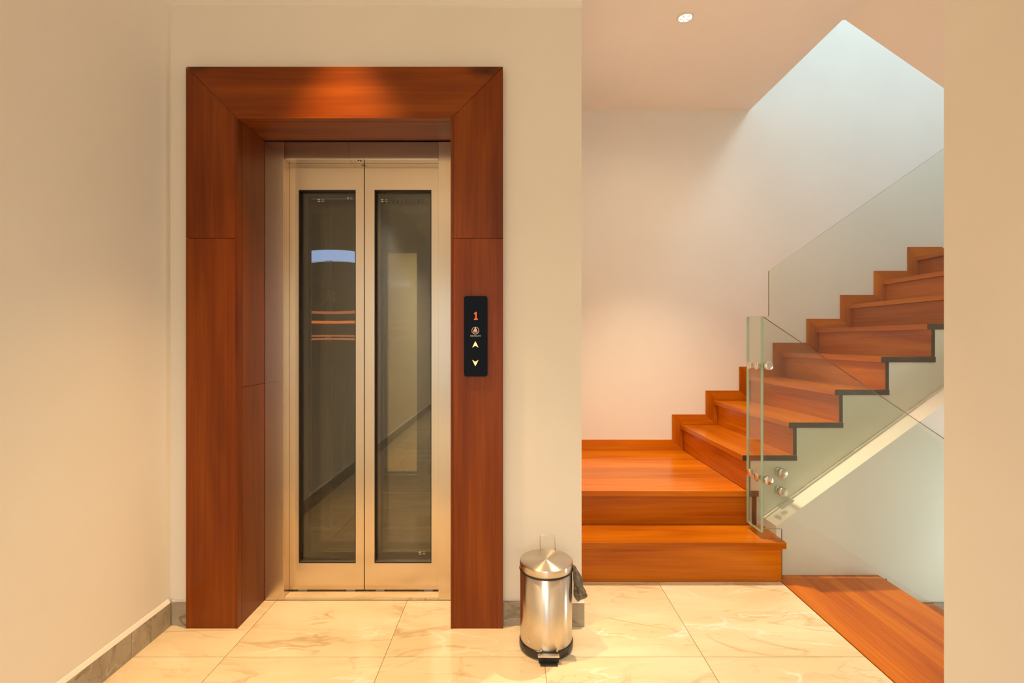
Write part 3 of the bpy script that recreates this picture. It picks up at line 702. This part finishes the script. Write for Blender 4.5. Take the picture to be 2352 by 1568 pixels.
# pedal
pd = obj('pedal', box(BM(), BX - 0.039, BX + 0.041, BY - 0.124, BY - 0.1075, 0.027, 0.033, 0.0012), M['satin'], BN)
obj('pedal_recess', box(BM(), BX - 0.036, BX + 0.040, BY - 0.117, BY - 0.1035, 0.0035, 0.0265, 0.002), M['gasket'], BN)
obj('pedal_foot', box(BM(), BX - 0.030, BX + 0.034, BY - 0.132, BY - 0.1175, 0.0008, 0.0065, 0.001), M['smoke'], BN)
for x in (-0.026, 0.034):
    bm = BM(); disc_cyl(bm, (BX + x, BY - 0.1, 0.041), 'Y', 0.0032, -0.006, 0.0022, 12, 0.0006); obj('rivet', bm, M['chrome'], BN)
# leaf mark near the foot of the body
def on_body(a, z, dr=0.0003):
    r = 0.1027 + dr; return Vector((BX + r * math.sin(a), BY - r * math.cos(a), z))
bm = BM()
for (ac, zc, ll, rot) in ((-0.80, 0.062, 0.011, 0.5), (-0.745, 0.058, 0.008, -0.4)):
    vs = []
    for i in range(12):
        t = 2 * math.pi * i / 12; u, v_ = ll * 0.42 * math.sin(t) * (1 - 0.35 * math.cos(t)), ll * math.cos(t) * 0.8
        du = u * math.cos(rot) - v_ * math.sin(rot); dv = u * math.sin(rot) + v_ * math.cos(rot)
        vs.append(bm.verts.new(on_body(ac + du / 0.1027, zc + dv)))
    bm.faces.new(vs)
bmesh.ops.recalc_face_normals(bm, faces=bm.faces)
obj('leaf_mark', bm, M['print'], BN)
# the bag hanging out under the lid
bm = BM()
rings = []
path = [(0.2385, 1.955, 0.322, 0.006, 0.012), (0.2435, 1.953, 0.313, 0.009, 0.016), (0.2480, 1.951, 0.298, 0.0135, 0.020), (0.2525, 1.949, 0.280, 0.0175, 0.023), (0.2560, 1.947, 0.262, 0.0180, 0.024), (0.2600, 1.946, 0.245, 0.0180, 0.023), (0.2640, 1.945, 0.228, 0.0215, 0.025), (0.2680, 1.944, 0.212, 0.0270, 0.026), (0.2700, 1.944, 0.199, 0.0230, 0.020), (0.2660, 1.944, 0.190, 0.009, 0.008)]
nn = 20
for i, (x, y, z, rx, ry) in enumerate(path):
    ring = []
    for j in range(nn):
        t = 2 * math.pi * j / nn; f = 1 + 0.20 * math.sin(5 * t + 0.7 * i) + 0.13 * math.sin(3 * t - 1.3 * i) + random.uniform(-0.10, 0.10)
        ring.append(bm.verts.new((max(x + rx * f * math.cos(t), 0.2395 - (0.001 if z > 0.3 else 0)), y + ry * f * math.sin(t), z + random.uniform(-0.005, 0.005) * (i > 1) + (0.007 * math.cos(t) if i > 6 else 0))))
    rings.append(ring)
for a, b in zip(rings, rings[1:]):
    for j in range(nn):
        f = bm.faces.new((a[j], a[(j + 1) % nn], b[(j + 1) % nn], b[j])); f.smooth = True
bm.faces.new(rings[0]); bm.faces.new(rings[-1][::-1])
bmesh.ops.recalc_face_normals(bm, faces=bm.faces)
bag = obj('bin_bag', bm, M['bag'])
sub = bag.modifiers.new('smooth', 'SUBSURF'); sub.levels = 2; sub.render_levels = 2
tag(bag, 'crumpled grey plastic bag end hanging out from under the bin lid', 'bag')

# ------------------------------------------------------------------ ceiling downlight over the landing
LX, LY = 0.921, 2.645
DLt = thing('ceiling_light', 'small round recessed downlight in the ceiling above the stair landing', 'light', (LX, LY, CZ - 0.012))
bm = BM(); lathe(bm, [(0.0345, CZ - 0.0003), (0.0430, CZ - 0.0003), (0.0430, CZ - 0.003), (0.0405, CZ - 0.006), (0.0365, CZ - 0.006), (0.0345, CZ - 0.0035), (0.0345, CZ - 0.0003)], LX, LY, 40, cap0=False, cap1=False)
obj('trim_ring', bm, M['white'], DLt)
bm = BM(); lathe(bm, [(0.0, CZ - 0.0006), (0.034, CZ - 0.0006), (0.034, CZ - 0.004), (0.0, CZ - 0.0045)], LX, LY, 40)
obj('lamp_face', bm, M['lamp'], DLt)
for a in (0.5, 1.6, 2.8, 4.0, 5.3):
    bm = BM(); c, s_ = math.cos(a), math.sin(a)
    p = [(LX + 0.010 * c - 0.0015 * s_, LY + 0.010 * s_ + 0.0015 * c), (LX + 0.032 * c - 0.003 * s_, LY + 0.032 * s_ + 0.003 * c), (LX + 0.032 * c + 0.003 * s_, LY + 0.032 * s_ - 0.003 * c), (LX + 0.010 * c + 0.0015 * s_, LY + 0.010 * s_ - 0.0015 * c)]
    prism(bm, p, CZ - 0.0065, CZ - 0.0046, 'XY'); obj('reflector_fin', bm, M['reflector'], DLt)
